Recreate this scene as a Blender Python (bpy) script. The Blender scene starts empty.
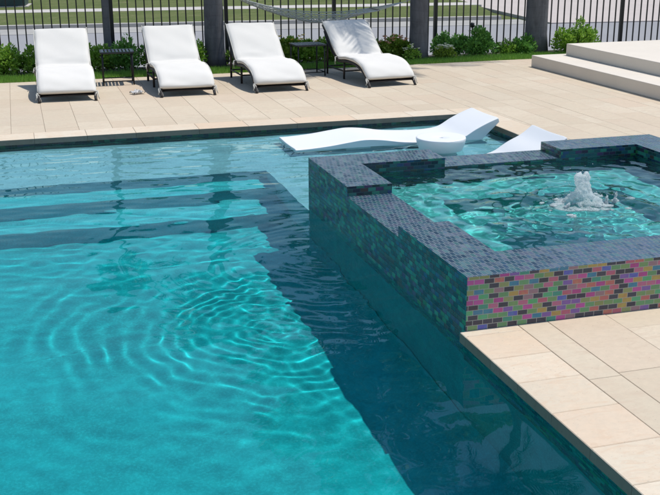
import bpy, bmesh, math, random
import numpy as np
from mathutils import Matrix, Vector
sc = bpy.context.scene
COL = sc.collection
rnd = random.Random(7)
R = math.radians

# ------------------------------------------------------------------ dimensions (metres)
WATER = -.07            # pool water level; deck surface is z = 0
SPAW = .193             # spa water level
SX0, SX1, SY0, SY1, STOP = 1.915, 4.70, 4.14, 6.89, .27     # spa outer
IX0, IX1, IY0, IY1 = 2.215, 4.385, 4.47, 6.58                # spa inner
PX0, PY0, PY1 = -3.2, .9, 9.66                               # pool
AX1 = 4.39                                                   # alcove right wall
LEDGE, FLOOR = -.25, -1.12

# ------------------------------------------------------------------ helpers
def link(o, parent=None):
    COL.objects.link(o)
    if parent is not None: o.parent = parent
    return o
def mesh_obj(name, V, F, mats, parent=None, smooth=False, mi=None):
    me = bpy.data.meshes.new(name)
    if isinstance(V, np.ndarray): V = V.tolist()
    me.from_pydata(V, [], F)
    for m in (mats if isinstance(mats, (list, tuple)) else [mats]): me.materials.append(m)
    if smooth: me.polygons.foreach_set('use_smooth', [True]*len(me.polygons))
    if mi is not None: me.polygons.foreach_set('material_index', mi)
    return link(bpy.data.objects.new(name, me), parent)
def bm_obj(name, bm, mats, parent=None, smooth=False):
    me = bpy.data.meshes.new(name); bm.normal_update(); bm.to_mesh(me); bm.free()
    for m in (mats if isinstance(mats, (list, tuple)) else [mats]): me.materials.append(m)
    if smooth: me.polygons.foreach_set('use_smooth', [True]*len(me.polygons))
    return link(bpy.data.objects.new(name, me), parent)
def box(bm, a, b, bev=0., M=None):
    r = bmesh.ops.create_cube(bm, size=1.)
    vs = r['verts']
    c = [(a[i]+b[i])/2 for i in range(3)]; s = [abs(b[i]-a[i]) for i in range(3)]
    for v in vs: v.co = Vector((c[0]+v.co.x*s[0], c[1]+v.co.y*s[1], c[2]+v.co.z*s[2]))
    if bev > 0:
        es = list({e for v in vs for e in v.link_edges})
        r2 = bmesh.ops.bevel(bm, geom=es, offset=bev, segments=2, affect='EDGES', profile=.6)
        vs = list({v for f in r2['faces'] for v in f.verts} | {v for v in vs if v.is_valid})
    if M is not None:
        for v in vs: v.co = M @ v.co
    return vs
def tube(bm, pts, rad, n=8, cap=True):
    """tapered tube along points"""
    pts = [Vector(p) for p in pts]
    if not isinstance(rad, (list, tuple)): rad = [rad]*len(pts)
    rings = []
    up = Vector((0, 0, 1))
    for i, p in enumerate(pts):
        t = (pts[min(i+1, len(pts)-1)]-pts[max(i-1, 0)]).normalized()
        ref = up if abs(t.z) < .95 else Vector((1, 0, 0))
        a = t.cross(ref).normalized(); b = t.cross(a)
        rings.append([bm.verts.new(p+(a*math.cos(2*math.pi*k/n)+b*math.sin(2*math.pi*k/n))*rad[i]) for k in range(n)])
    for i in range(len(rings)-1):
        for k in range(n):
            bm.faces.new((rings[i][k], rings[i][(k+1) % n], rings[i+1][(k+1) % n], rings[i+1][k]))
    if cap:
        bm.faces.new(rings[0][::-1]); bm.faces.new(rings[-1])
def lathe(bm, prof, n=40, M=None, cap=True):
    rings = []
    for r, z in prof:
        rings.append([bm.verts.new((r*math.cos(2*math.pi*k/n), r*math.sin(2*math.pi*k/n), z)) for k in range(n)])
    for i in range(len(rings)-1):
        for k in range(n):
            bm.faces.new((rings[i][k], rings[i][(k+1) % n], rings[i+1][(k+1) % n], rings[i+1][k]))
    if cap:
        bm.faces.new(rings[0][::-1]); bm.faces.new(rings[-1])
    if M is not None:
        for rg in rings:
            for v in rg: v.co = M @ v.co
def empty(name, loc, rz=0.):
    o = bpy.data.objects.new(name, None); o.location = loc; o.rotation_euler = (0, 0, rz); o.empty_display_size = .1
    return link(o)
def tag(o, label=None, cat=None, group=None, kind=None):
    if label: o['label'] = label
    if cat: o['category'] = cat
    if group: o['group'] = group
    if kind: o['kind'] = kind
    return o
def structure(o): o['kind'] = 'structure'; return o
def receiver(o): o.cycles.is_caustics_receiver = True; return o

# ------------------------------------------------------------------ node helpers
class NT:
    def __init__(s, name):
        s.m = bpy.data.materials.new(name); s.m.use_nodes = True; s.t = s.m.node_tree
        s.b = s.t.nodes['Principled BSDF']; s.out = s.t.nodes['Material Output']
    def n(s, ty, **kw):
        nd = s.t.nodes.new(ty)
        for k, v in kw.items(): setattr(nd, k, v)
        return nd
    def l(s, a, b): s.t.links.new(a, b)
    def val(s, sock, v):
        if hasattr(v, 'is_linked') or isinstance(v, bpy.types.NodeSocket): s.l(v, sock)
        elif isinstance(v, (tuple, list)) and len(v) == 3 and sock.type == 'RGBA': sock.default_value = (*v, 1)
        else: sock.default_value = v
    def math(s, op, a, b=None, c=None):
        nd = s.n('ShaderNodeMath', operation=op); s.val(nd.inputs[0], a)
        if b is not None: s.val(nd.inputs[1], b)
        if c is not None: s.val(nd.inputs[2], c)
        return nd.outputs[0]
    def comb(s, x, y, z):
        nd = s.n('ShaderNodeCombineXYZ')
        for i, v in enumerate((x, y, z)): s.val(nd.inputs[i], v)
        return nd.outputs[0]
    def pos(s):
        g = s.n('ShaderNodeNewGeometry'); sp = s.n('ShaderNodeSeparateXYZ'); s.l(g.outputs['Position'], sp.inputs[0])
        return g, sp.outputs
    def noise(s, vec, scale, detail=3., rough=.55, dist=0.):
        nd = s.n('ShaderNodeTexNoise'); 
        if vec is not None: s.l(vec, nd.inputs['Vector'])
        nd.inputs['Scale'].default_value = scale; nd.inputs['Detail'].default_value = detail
        nd.inputs['Roughness'].default_value = rough; nd.inputs['Distortion'].default_value = dist
        return nd.outputs['Fac']
    def ramp(s, fac, stops, const=False):
        nd = s.n('ShaderNodeValToRGB'); s.l(fac, nd.inputs[0]); cr = nd.color_ramp
        if const: cr.interpolation = 'CONSTANT'
        while len(cr.elements) < len(stops): cr.elements.new(.5)
        for e, (p, c) in zip(cr.elements, stops):
            e.position = p; e.color = (*c, 1) if len(c) == 3 else c
        return nd.outputs[0]
    def mix(s, fac, a, b, mode='MIX'):
        nd = s.n('ShaderNodeMix', data_type='RGBA', blend_type=mode)
        s.val(nd.inputs[0], fac); s.val(nd.inputs[6], a); s.val(nd.inputs[7], b); return nd.outputs[2]
    def mapr(s, v, a, b, c, d):
        nd = s.n('ShaderNodeMapRange'); s.val(nd.inputs[0], v)
        for i, q in enumerate((a, b, c, d)): nd.inputs[1+i].default_value = q
        return nd.outputs[0]
    def bump(s, h, strength, dist=.01):
        nd = s.n('ShaderNodeBump'); s.l(h, nd.inputs['Height']); nd.inputs['Strength'].default_value = strength; nd.inputs['Distance'].default_value = dist
        s.l(nd.outputs[0], s.b.inputs['Normal']); return nd
    def set(s, **kw):
        for k, v in kw.items(): s.val(s.b.inputs[k.replace('_', ' ')], v)
        return s
def lin(r, g, b):
    f = lambda c: (c/255/12.92) if c <= 10 else ((c/255+.055)/1.055)**2.4
    return (f(r), f(g), f(b))

def flat_mat(name, c, rough=.5, metal=0., spec=.5, var=0., vscale=8., bump=0., bscale=60.):
    s = NT(name); g, p = s.pos()
    if var > 0:
        nz = s.noise(g.outputs['Position'], vscale, 4.)
        s.set(Base_Color=s.mix(nz, tuple(x*(1-var) for x in c), tuple(min(1, x*(1+var)) for x in c)))
    else: s.set(Base_Color=c)
    s.b.inputs['Roughness'].default_value = rough; s.b.inputs['Metallic'].default_value = metal
    s.b.inputs['Specular IOR Level'].default_value = spec
    if bump > 0: s.bump(s.noise(g.outputs['Position'], bscale, 3.), bump, .004)
    return s.m

def island_mat(name, base, alt, pink, rough=.75, cs=1.):
    """travertine pavers: each stone has its own tone, with cloudy veins and pores"""
    s = NT(name); g, p = s.pos(); P = g.outputs['Position']; isl = g.outputs['Random Per Island']
    tone = s.ramp(isl, [(0, base), (.35, alt), (.6, tuple(x*.95 for x in base)), (.8, pink), (.95, tuple(x*.91 for x in alt)), (1, base)])
    off = s.n('ShaderNodeVectorMath', operation='ADD'); s.l(P, off.inputs[0]); s.l(s.comb(s.math('MULTIPLY', isl, 37.), s.math('MULTIPLY', isl, 91.), 0.), off.inputs[1])
    v = s.noise(off.outputs[0], 3.2*cs, 6., .62, .8)
    c1 = s.mix(s.mapr(v, .35, .7, 0, 1), tone, s.mix(.5, tone, pink), 'MIX')
    v2 = s.noise(off.outputs[0], 26., 5., .7)
    c2 = s.mix(s.mapr(v2, .3, .75, .0, .35), c1, tuple(x*.62 for x in alt))
    dirt = s.noise(P, .9, 5., .6)
    c3 = s.mix(s.mapr(dirt, .45, .8, 0, .22), c2, tuple(x*.6 for x in base))
    mpv = s.n('ShaderNodeVectorMath', operation='MULTIPLY'); s.l(off.outputs[0], mpv.inputs[0]); mpv.inputs[1].default_value = (1., 2.6, 1.)
    vein = s.noise(mpv.outputs[0], 4.5*cs, 8., .72, 1.6)
    c3 = s.mix(s.mapr(vein, .50, .66, 0, .75), c3, s.mix(.5, pink, tuple(x*.72 for x in pink)))
    pit = s.noise(off.outputs[0], 95., 2., .5); pm = s.mapr(pit, .68, .74, 0, .55)
    c3 = s.mix(pm, c3, tuple(x*.35 for x in alt))
    big = s.noise(P, .35, 4., .6); c3 = s.mix(s.mapr(big, .4, .75, 0, .16), c3, tuple(x*.55 for x in base))
    s.set(Base_Color=c3); s.b.inputs['Roughness'].default_value = rough; s.b.inputs['Specular IOR Level'].default_value = .3
    s.bump(v2, .25, .003)
    return s.m

def mosaic_mat(name, ax, palette, tw=.0520, th=.0254, grout=(.2, .22, .23), rough=.16, gw=.0022, vary=.5, spec=.6, metal=0.):
    """running-bond glass mosaic; ax = the two world axes (along, across)"""
    s = NT(name); g, p = s.pos()
    u = p[ax[0]]; v = p[ax[1]]
    rv = s.math('DIVIDE', v, th); row = s.math('FLOOR', rv); fv = s.math('SUBTRACT', rv, row)
    wob = s.math('MULTIPLY', row, .5)
    ru = s.math('ADD', s.math('DIVIDE', u, tw), wob); cu = s.math('FLOOR', ru); fu = s.math('SUBTRACT', ru, cu)
    wn = s.n('ShaderNodeTexWhiteNoise', noise_dimensions='3D'); s.l(s.comb(cu, row, float(len(name))), wn.inputs['Vector'])
    sp = s.n('ShaderNodeSeparateColor'); s.l(wn.outputs['Color'], sp.inputs[0])
    n = len(palette)
    tile = s.ramp(wn.outputs['Value'], [(i/n, c) for i, c in enumerate(palette)], const=True)
    # cloudy colour inside each tile, as iridescent glass has
    P = g.outputs['Position']
    nz = s.noise(P, 42., 2., .5)
    shift = s.n('ShaderNodeHueSaturation'); s.l(tile, shift.inputs['Color'])
    s.l(s.mapr(nz, .3, .7, .5-.09*vary, .5+.09*vary), shift.inputs['Hue'])
    s.l(s.mapr(sp.outputs[0], 0, 1, 1-.35*vary, 1+.35*vary), shift.inputs['Value'])
    du = s.math('MULTIPLY', s.math('MINIMUM', fu, s.math('SUBTRACT', 1., fu)), tw)
    dv = s.math('MULTIPLY', s.math('MINIMUM', fv, s.math('SUBTRACT', 1., fv)), th)
    d = s.math('MINIMUM', du, dv)
    face = s.mapr(d, gw*.45, gw*.8, 0, 1)
    s.set(Base_Color=s.mix(face, grout, shift.outputs[0]), Roughness=s.mix(face, (.7,)*3, (rough,)*3))
    s.b.inputs['Specular IOR Level'].default_value = spec
    s.b.inputs['Metallic'].default_value = metal
    # every tile sits at a slightly different tilt; grout is recessed
    h1 = s.mapr(d, 0, gw*1.6, 0, 1)
    bp = s.n('ShaderNodeBump'); s.l(h1, bp.inputs['Height']); bp.inputs['Strength'].default_value = .5; bp.inputs['Distance'].default_value = .0015
    tilt = s.n('ShaderNodeVectorMath', operation='SUBTRACT'); s.l(wn.outputs['Color'], tilt.inputs[0]); tilt.inputs[1].default_value = (.5, .5, .5)
    sc_ = s.n('ShaderNodeVectorMath', operation='SCALE'); s.l(tilt.outputs[0], sc_.inputs[0]); sc_.inputs['Scale'].default_value = .10
    ad = s.n('ShaderNodeVectorMath', operation='ADD'); s.l(bp.outputs[0], ad.inputs[0]); s.l(sc_.outputs[0], ad.inputs[1])
    nm = s.n('ShaderNodeVectorMath', operation='NORMALIZE'); s.l(ad.outputs[0], nm.inputs[0]); s.l(nm.outputs[0], s.b.inputs['Normal'])
    return s.m

def plaster_mat(name, c, var=.16):
    s = NT(name); g, p = s.pos(); P = g.outputs['Position']
    a = s.noise(P, 1.6, 6., .65); b = s.noise(P, 70., 3., .7); d = s.noise(P, 13., 5., .7)
    lo = tuple(x*(1-var) for x in c); hi = tuple(min(1, x*(1+var)) for x in c)
    c1 = s.mix(s.mapr(a, .35, .65, 0, 1), lo, hi)
    c2 = s.mix(s.mapr(d, .38, .68, 0, .55), c1, tuple(x*.70 for x in c))
    c3 = s.mix(s.mapr(b, .45, .68, .0, .6), c2, tuple(min(1, x*1.3+.01) for x in c))
    s.set(Base_Color=c3); s.b.inputs['Roughness'].default_value = .85; s.b.inputs['Specular IOR Level'].default_value = .1
    return s.m

def water_mat(name, tint, ior=1.333):
    s = NT(name); s.t.nodes.remove(s.b)
    g = s.n('ShaderNodeBsdfGlass'); g.inputs['Color'].default_value = (*tint, 1); g.inputs['IOR'].default_value = ior; g.inputs['Roughness'].default_value = 0.
    s.l(g.outputs[0], s.out.inputs[0]); return s.m

# ------------------------------------------------------------------ materials
M = {}
M['paver'] = island_mat('travertine_paver', (.60, .505, .375), (.65, .56, .43), (.61, .485, .36))
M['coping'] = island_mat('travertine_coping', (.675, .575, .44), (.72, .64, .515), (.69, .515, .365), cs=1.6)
M['coping_face'] = island_mat('shaded_travertine_edge', (.27, .225, .175), (.30, .25, .20), (.24, .19, .145))  # same stone as the top; shade on the side faces put into its colour
M['step'] = flat_mat('cast_stone', (.66, .595, .51), .85, var=.09, vscale=2.2, bump=.2, bscale=90.)
M['joint'] = flat_mat('joint_sand', (.42, .355, .265), .95, var=.3, vscale=20.)
M['floor'] = plaster_mat('pool_floor_plaster', (.014, .435, .485))  # one plaster; light lost with water depth is put into each zone's colour
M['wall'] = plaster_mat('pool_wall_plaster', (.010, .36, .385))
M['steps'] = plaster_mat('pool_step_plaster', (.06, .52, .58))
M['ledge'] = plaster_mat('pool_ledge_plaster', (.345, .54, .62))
M['basin'] = plaster_mat('spa_plaster', (.10, .50, .48))
M['water'] = water_mat('pool_water', (.74, .975, .965))
M['spawater'] = water_mat('spa_water', (.84, .97, .97))
dark = lin(44, 50, 62)
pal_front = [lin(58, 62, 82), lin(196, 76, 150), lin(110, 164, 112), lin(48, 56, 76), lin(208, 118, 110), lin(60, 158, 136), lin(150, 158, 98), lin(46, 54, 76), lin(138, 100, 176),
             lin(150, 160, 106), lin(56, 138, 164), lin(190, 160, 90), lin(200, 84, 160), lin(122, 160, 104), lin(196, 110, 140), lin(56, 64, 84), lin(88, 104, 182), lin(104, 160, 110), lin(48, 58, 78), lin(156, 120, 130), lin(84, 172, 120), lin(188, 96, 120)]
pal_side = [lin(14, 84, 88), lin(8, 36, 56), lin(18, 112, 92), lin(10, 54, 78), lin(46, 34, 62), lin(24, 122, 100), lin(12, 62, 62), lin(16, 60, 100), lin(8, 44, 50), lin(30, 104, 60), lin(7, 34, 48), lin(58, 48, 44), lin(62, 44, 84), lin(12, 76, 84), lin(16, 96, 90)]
pal_top = [lin(46, 72, 92), lin(58, 84, 102), lin(38, 60, 82), lin(66, 80, 98), lin(46, 80, 92), lin(72, 80, 100), lin(42, 68, 92), lin(54, 88, 94)]  # same tile on all faces; light and view-angle tint painted per palette
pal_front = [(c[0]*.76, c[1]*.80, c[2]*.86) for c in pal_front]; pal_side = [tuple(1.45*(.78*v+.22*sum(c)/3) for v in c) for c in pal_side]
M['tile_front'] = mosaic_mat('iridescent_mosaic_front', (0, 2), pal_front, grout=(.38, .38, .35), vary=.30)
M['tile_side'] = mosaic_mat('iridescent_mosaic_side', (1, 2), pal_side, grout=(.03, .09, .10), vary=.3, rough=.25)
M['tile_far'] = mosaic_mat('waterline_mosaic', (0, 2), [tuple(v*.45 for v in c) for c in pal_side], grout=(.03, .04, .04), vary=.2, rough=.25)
M['tile_back'] = mosaic_mat('iridescent_mosaic_back', (0, 2), pal_side, grout=(.03, .09, .10), vary=.3, rough=.25)
M['tile_top'] = mosaic_mat('iridescent_mosaic_top', (0, 1), pal_top, tw=.0254, th=.052, grout=(.14, .18, .20), vary=.2, rough=.22, spec=.7)
M['cushion'] = flat_mat('white_cushion_fabric', (.70, .675, .63), .9, var=.03, vscale=5., bump=.25, bscale=500.)
M['frame'] = flat_mat('dark_brown_frame', (.022, .017, .015), .45)
M['tie'] = flat_mat('cream_tie', (.62, .6, .54), .9)
M['plastic'] = flat_mat('white_moulded_plastic', (.80, .81, .82), .35, var=.01)
M['black'] = flat_mat('black_painted_steel', (.008, .009, .011), .4)
M['steelblue'] = flat_mat('dark_table_metal', (.028, .04, .062), .35, var=.2, vscale=30.)
M['net'] = flat_mat('hammock_cord', (.50, .51, .47), .9)
M['wood'] = flat_mat('hammock_bar', (.20, .14, .10), .7)
M['paper'] = flat_mat('white_paper', (.8, .8, .8), .9)
M['cabinet'] = flat_mat('green_cabinet_paint', (.016, .045, .050), .5, var=.15)
M['concrete'] = flat_mat('pale_concrete', (.48, .45, .42), .9, var=.10, vscale=1.4, bump=.2)
M['drive'] = flat_mat('driveway_concrete', (.47, .415, .385), .9, var=.10, vscale=.8, bump=.2)
M['gutter'] = flat_mat('gutter_concrete', (.34, .33, .31), .9, var=.2, vscale=2.)
def asphalt():
    s = NT('grey_road_surface'); g, p = s.pos(); P = g.outputs['Position']  # mottled grey of the road itself
    a = s.noise(P, .35, 5.); b = s.noise(P, 60., 3.)
    s.set(Base_Color=s.mix(s.mapr(a, .3, .7, 0, 1), s.mix(b, (.22, .22, .235), (.29, .29, .30)), s.mix(b, (.26, .26, .27), (.32, .32, .33))))
    s.b.inputs['Roughness'].default_value = .9; return s.m
M['road'] = asphalt()
def lawn(name, c1, c2, c3):
    s = NT(name); g, p = s.pos(); P = g.outputs['Position']
    mp = s.n('ShaderNodeVectorMath', operation='MULTIPLY'); s.l(P, mp.inputs[0]); mp.inputs[1].default_value = (1, 1.6, 1)
    a = s.noise(mp.outputs[0], .7, 5., .6); b = s.noise(P, 22., 4., .7); d = s.noise(P, 3., 4., .6)
    x = s.mix(s.mapr(a, .42, .62, 0, 1), c1, c2); x = s.mix(s.mapr(d, .58, .72, 0, .8), x, c3); x = s.mix(s.mapr(b, .3, .7, 0, .6), x, tuple(v*.45 for v in c1))
    s.set(Base_Color=x); s.b.inputs['Roughness'].default_value = .95; s.b.inputs['Specular IOR Level'].default_value = .1; s.bump(b, .8, .03)
    return s.m
M['lawn'] = lawn('lawn', (.125, .16, .055), (.165, .19, .075), (.27, .25, .14))
M['soil'] = flat_mat('planting_soil', (.035, .026, .018), 1., var=.4, vscale=14.)
def leaf_mat(name, cols, trans=.25):
    s = NT(name); g, p = s.pos()
    c = s.ramp(g.outputs['Random Per Island'], [(i/(len(cols)-1), q) for i, q in enumerate(cols)])
    s.set(Base_Color=c); s.b.inputs['Roughness'].default_value = .45; s.b.inputs['Specular IOR Level'].default_value = .35
    t = s.n('ShaderNodeBsdfTranslucent'); s.l(c, t.inputs[0]); mx = s.n('ShaderNodeMixShader'); mx.inputs[0].default_value = trans
    s.l(s.b.outputs[0], mx.inputs[1]); s.l(t.outputs[0], mx.inputs[2]); s.l(mx.outputs[0], s.out.inputs[0]); return s.m
M['blade'] = leaf_mat('grass_blade', [(.15, .31, .04), (.20, .40, .055), (.27, .48, .08), (.17, .34, .045)], .3)
M['leaf_bright'] = leaf_mat('bright_shrub_leaf', [(.17, .34, .035), (.28, .48, .06), (.13, .27, .03), (.38, .56, .09), (.20, .38, .04)])
M['leaf_dark'] = leaf_mat('dark_shrub_leaf', [(.10, .26, .05), (.16, .36, .07), (.23, .46, .09), (.12, .28, .05)])
M['leaf_yellow'] = leaf_mat('yellowish_shrub_leaf', [(.22, .36, .04), (.34, .46, .06), (.15, .28, .03), (.42, .50, .10)])
M['fl_yellow'] = leaf_mat('yellow_petal', [(.75, .48, .04), (.8, .58, .08), (.75, .40, .03)])
M['fl_orange'] = leaf_mat('peach_petal', [(.78, .36, .2), (.8, .48, .28), (.74, .4, .26)])
M['fl_white'] = leaf_mat('cream_petal', [(.75, .75, .62), (.66, .70, .5), (.8, .8, .74)])
M['stem'] = flat_mat('green_stem', (.06, .08, .03), .8)
M['frond'] = leaf_mat('palm_frond', [(.03, .08, .015), (.045, .12, .02), (.06, .14, .03)])
def bark():
    s = NT('grey_palm_bark'); g, p = s.pos(); P = g.outputs['Position']
    w = s.noise(P, 1.5, 3.); z = s.math('ADD', s.math('MULTIPLY', p[2], 6.5), s.math('MULTIPLY', w, 1.2)); fr = s.math('FRACT', z)
    ring = s.mapr(s.math('ABSOLUTE', s.math('SUBTRACT', fr, .5)), .44, .5, 0, 1)
    mp = s.n('ShaderNodeVectorMath', operation='MULTIPLY'); s.l(P, mp.inputs[0]); mp.inputs[1].default_value = (9, 9, 1.6)
    st = s.noise(mp.outputs[0], 2.2, 6., .7); bl = s.noise(P, 7., 5., .65)
    c = s.mix(s.mapr(st, .3, .7, 0, 1), (.11, .108, .115), (.175, .172, .182)); c = s.mix(s.mapr(bl, .5, .75, 0, .5), c, (.055, .052, .052))
    c = s.mix(s.math('MULTIPLY', ring, .18), c, (.045, .042, .042))
    s.set(Base_Color=c); s.b.inputs['Roughness'].default_value = .95; s.b.inputs['Specular IOR Level'].default_value = .1; s.bump(st, .5, .01); return s.m
M['bark'] = bark()
def foam():
    s = NT('white_water_foam'); g, p = s.pos()
    s.set(Base_Color=(.88, .92, .93)); s.b.inputs['Roughness'].default_value = .35
    s.bump(s.noise(g.outputs['Position'], 160., 5., .75), 1., .006)
    t = s.n('ShaderNodeBsdfTranslucent'); t.inputs[0].default_value = (.88, .94, .95, 1); tr = s.n('ShaderNodeBsdfTransparent')
    mx = s.n('ShaderNodeMixShader'); mx.inputs[0].default_value = .60; s.l(s.b.outputs[0], mx.inputs[1]); s.l(t.outputs[0], mx.inputs[2])
    m2 = s.n('ShaderNodeMixShader'); s.l(s.mapr(s.noise(g.outputs['Position'], 140., 4., .7), .48, .66, 0., .8), m2.inputs[0]); s.l(mx.outputs[0], m2.inputs[1]); s.l(tr.outputs[0], m2.inputs[2])
    s.l(m2.outputs[0], s.out.inputs[0]); return s.m
M['foam'] = foam()
M['roof'] = flat_mat('grey_roof_shingle', (.16, .13, .12), .9, var=.2, vscale=4.)
M['housewall'] = flat_mat('beige_stucco', (.55, .46, .38), .9, var=.05)
M['glass'] = flat_mat('dark_window_glass', (.02, .03, .04), .1)
M['white'] = flat_mat('white_trim_paint', (.75, .74, .72), .6)

# ------------------------------------------------------------------ camera, sun, sky
def camera():
    c = bpy.data.cameras.new('camera'); o = link(bpy.data.objects.new('camera', c)); sc.camera = o
    c.sensor_width = 36; c.lens = 36*1023.8/660; c.clip_end = 600; c.clip_start = .05
    yaw, p, r = R(16.747), R(17.341), R(-.243)
    fw = Vector((math.sin(yaw)*math.cos(p), math.cos(yaw)*math.cos(p), -math.sin(p))); rt = Vector((math.cos(yaw), -math.sin(yaw), 0)); up = rt.cross(fw)
    rt2 = rt*math.cos(r)+up*math.sin(r); up2 = -rt*math.sin(r)+up*math.cos(r)
    Mx = Matrix((rt2, up2, -fw)).transposed().to_4x4(); Mx.translation = (0, 0, 1.83); o.matrix_world = Mx
camera()
EL, AZ = R(69.5), R(4.)          # azimuth measured from +X towards +Y
sd = Vector((math.cos(EL)*math.cos(AZ), math.cos(EL)*math.sin(AZ), math.sin(EL)))
L = bpy.data.lights.new('sun', 'SUN'); L.energy = 3.85; L.angle = R(.5); L.color = (1, .965, .91); L.cycles.is_caustics_light = True
so = link(bpy.data.objects.new('sun', L)); so.rotation_euler = sd.to_track_quat('Z', 'Y').to_euler(); so.location = (10, 5, 20)
w = bpy.data.worlds.new('World'); sc.world = w; w.use_nodes = True; nt = w.node_tree
sky = nt.nodes.new('ShaderNodeTexSky'); sky.sky_type = 'NISHITA'; sky.sun_disc = False; sky.sun_elevation = EL; sky.sun_rotation = math.pi/2-AZ
sky.air_density = 1.2; sky.dust_density = .6; sky.ozone_density = 1.5
nt.links.new(sky.outputs[0], nt.nodes['Background'].inputs[0]); nt.nodes['Background'].inputs[1].default_value = .13

# ------------------------------------------------------------------ ground, street
def quad_sheet(name, pts, z, mat, div=None):
    o = mesh_obj(name, [(x, y, z) for x, y in pts], [tuple(range(len(pts)))], mat); return structure(o)
SA = R(-6.6); sdir = Vector((math.cos(SA), math.sin(SA), 0)); sn = Vector((-math.sin(SA), math.cos(SA), 0)); SO = Vector((-.3, 22.2, 0))
def st(u, v): q = SO+sdir*u+sn*v; return (q.x, q.y)
# the ground: one sheet to the horizon with a hole where the yard stands is not needed: it lies below the yard slab
def ring_ground():
    # outer big sheet minus a rectangle for the yard (pool is sunk inside it)
    o = 400.; x0, x1, y0, y1 = -7., 14., -2., 14.67
    V = [(-o, -o, -.16), (o, -o, -.16), (o, o, -.16), (-o, o, -.16), (x0, y0, -.16), (x1, y0, -.16), (x1, y1, -.16), (x0, y1, -.16)]
    F = [(0, 1, 5, 4), (1, 2, 6, 5), (2, 3, 7, 6), (3, 0, 4, 7)]
    structure(mesh_obj('ground', V, F, M['lawn']))
ring_ground()
def slab(name, pts, z0, z1, mat):
    n = len(pts); V = [(x, y, z0) for x, y in pts]+[(x, y, z1) for x, y in pts]
    F = [tuple(range(n-1, -1, -1)), tuple(range(n, 2*n))]+[(i, (i+1) % n, n+(i+1) % n, n+i) for i in range(n)]
    return structure(mesh_obj(name, V, F, mat))
slab('road', [st(-60, -9), st(-60, -9.01), (-7, 14.66), (14, 14.66), st(60, -9), st(60, -1.3), st(-60, -1.3)], -.3, -.11, M['road'])
slab('kerb_gutter', [st(-60, -1.3), st(11.0, -1.3), st(11.0, -.15), st(-60, -.15)], -.3, -.104, M['gutter'])
slab('kerb', [st(-60, -.15), st(10.6, -.15), st(10.6, 0), st(-60, 0)], -.3, -.03, M['concrete'])
# verge with a rounded corner beside the driveway
cor = [st(10.7+.55*math.sin(a)-.55, .55-.55*math.cos(a)) for a in [i*math.pi/2/8 for i in range(9)]]
slab('verge', [st(-60, 0)]+cor+[st(11.2, 3.35), st(-60, 3.35)], -.3, -.04, M['lawn'])
slab('sidewalk', [st(-60, 3.35), st(11.3, 3.35), st(11.3, 4.3), st(-60, 4.3)], -.3, -.035, M['concrete'])
slab('lawn', [st(-60, 4.3), st(11.3, 4.3), st(11.3, 30), st(-60, 30)], -.3, -.045, M['lawn'])
slab('driveway', [st(11.3, -1.3), st(30, -1.3), st(30, 8.), st(11.3, 8.)], -.3, -.09, M['drive'])

# ------------------------------------------------------------------ yard slab (around the pool, which is a real pit)
def yard_slab():
    bm = bmesh.new()
    z0, z1 = -1.5, -.008
    for a, b in [((-6.5, -1.5), (PX0-.03, 13.7)), ((PX0-.03, PY1+.03), (13.5, 13.7)), ((PX0-.03, -1.5), (1.945, PY0-.03)), ((1.945, -1.5), (13.5, SY0-.02)), ((SX1+.02, SY0-.02), (13.5, PY1+.03)), ((AX1+.03, SY1+.02), (SX1+.02, PY1+.03))]:
        box(bm, (*a, z0), (*b, z1))
    structure(bm_obj('deck_base', bm, M['joint']))
yard_slab()
structure(mesh_obj('planting_bed', [(-7, 13.7, -.02), (14, 13.7, -.02), (14, 14.66, -.03), (-7, 14.66, -.03), (-7, 14.66, -.2), (14, 14.66, -.2)], [(0, 1, 2, 3), (3, 2, 5, 4)], M['soil']))

def paver_boxes(rects, name, mat, top=0., th=.045, gap=.0022, bev=.0018):
    V = []; F = []
    for (x0, y0, x1, y1) in rects:
        g = gap/2; x0 += g; y0 += g; x1 -= g; y1 -= g
        if x1-x0 < .02 or y1-y0 < .02: continue
        dz = rnd.uniform(-.0007, .0007); b = bev; n = len(V); t = top+dz
        V += [(x0, y0, top-th), (x1, y0, top-th), (x1, y1, top-th), (x0, y1, top-th), (x0, y0, t-b), (x1, y0, t-b), (x1, y1, t-b), (x0, y1, t-b),
              (x0+b, y0+b, t), (x1-b, y0+b, t), (x1-b, y1-b, t), (x0+b, y1-b, t)]
        F += [(n+8, n+9, n+10, n+11)]+[(n+3, n+2, n+1, n)]
        for i in range(4):
            j = (i+1) % 4; F += [(n+i, n+j, n+4+j, n+4+i), (n+4+i, n+4+j, n+8+j, n+8+i)]
    return structure(mesh_obj(name, V, F, mat))
def yedge(x): return 13.42+.03*max(0, x-3.)
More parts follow.
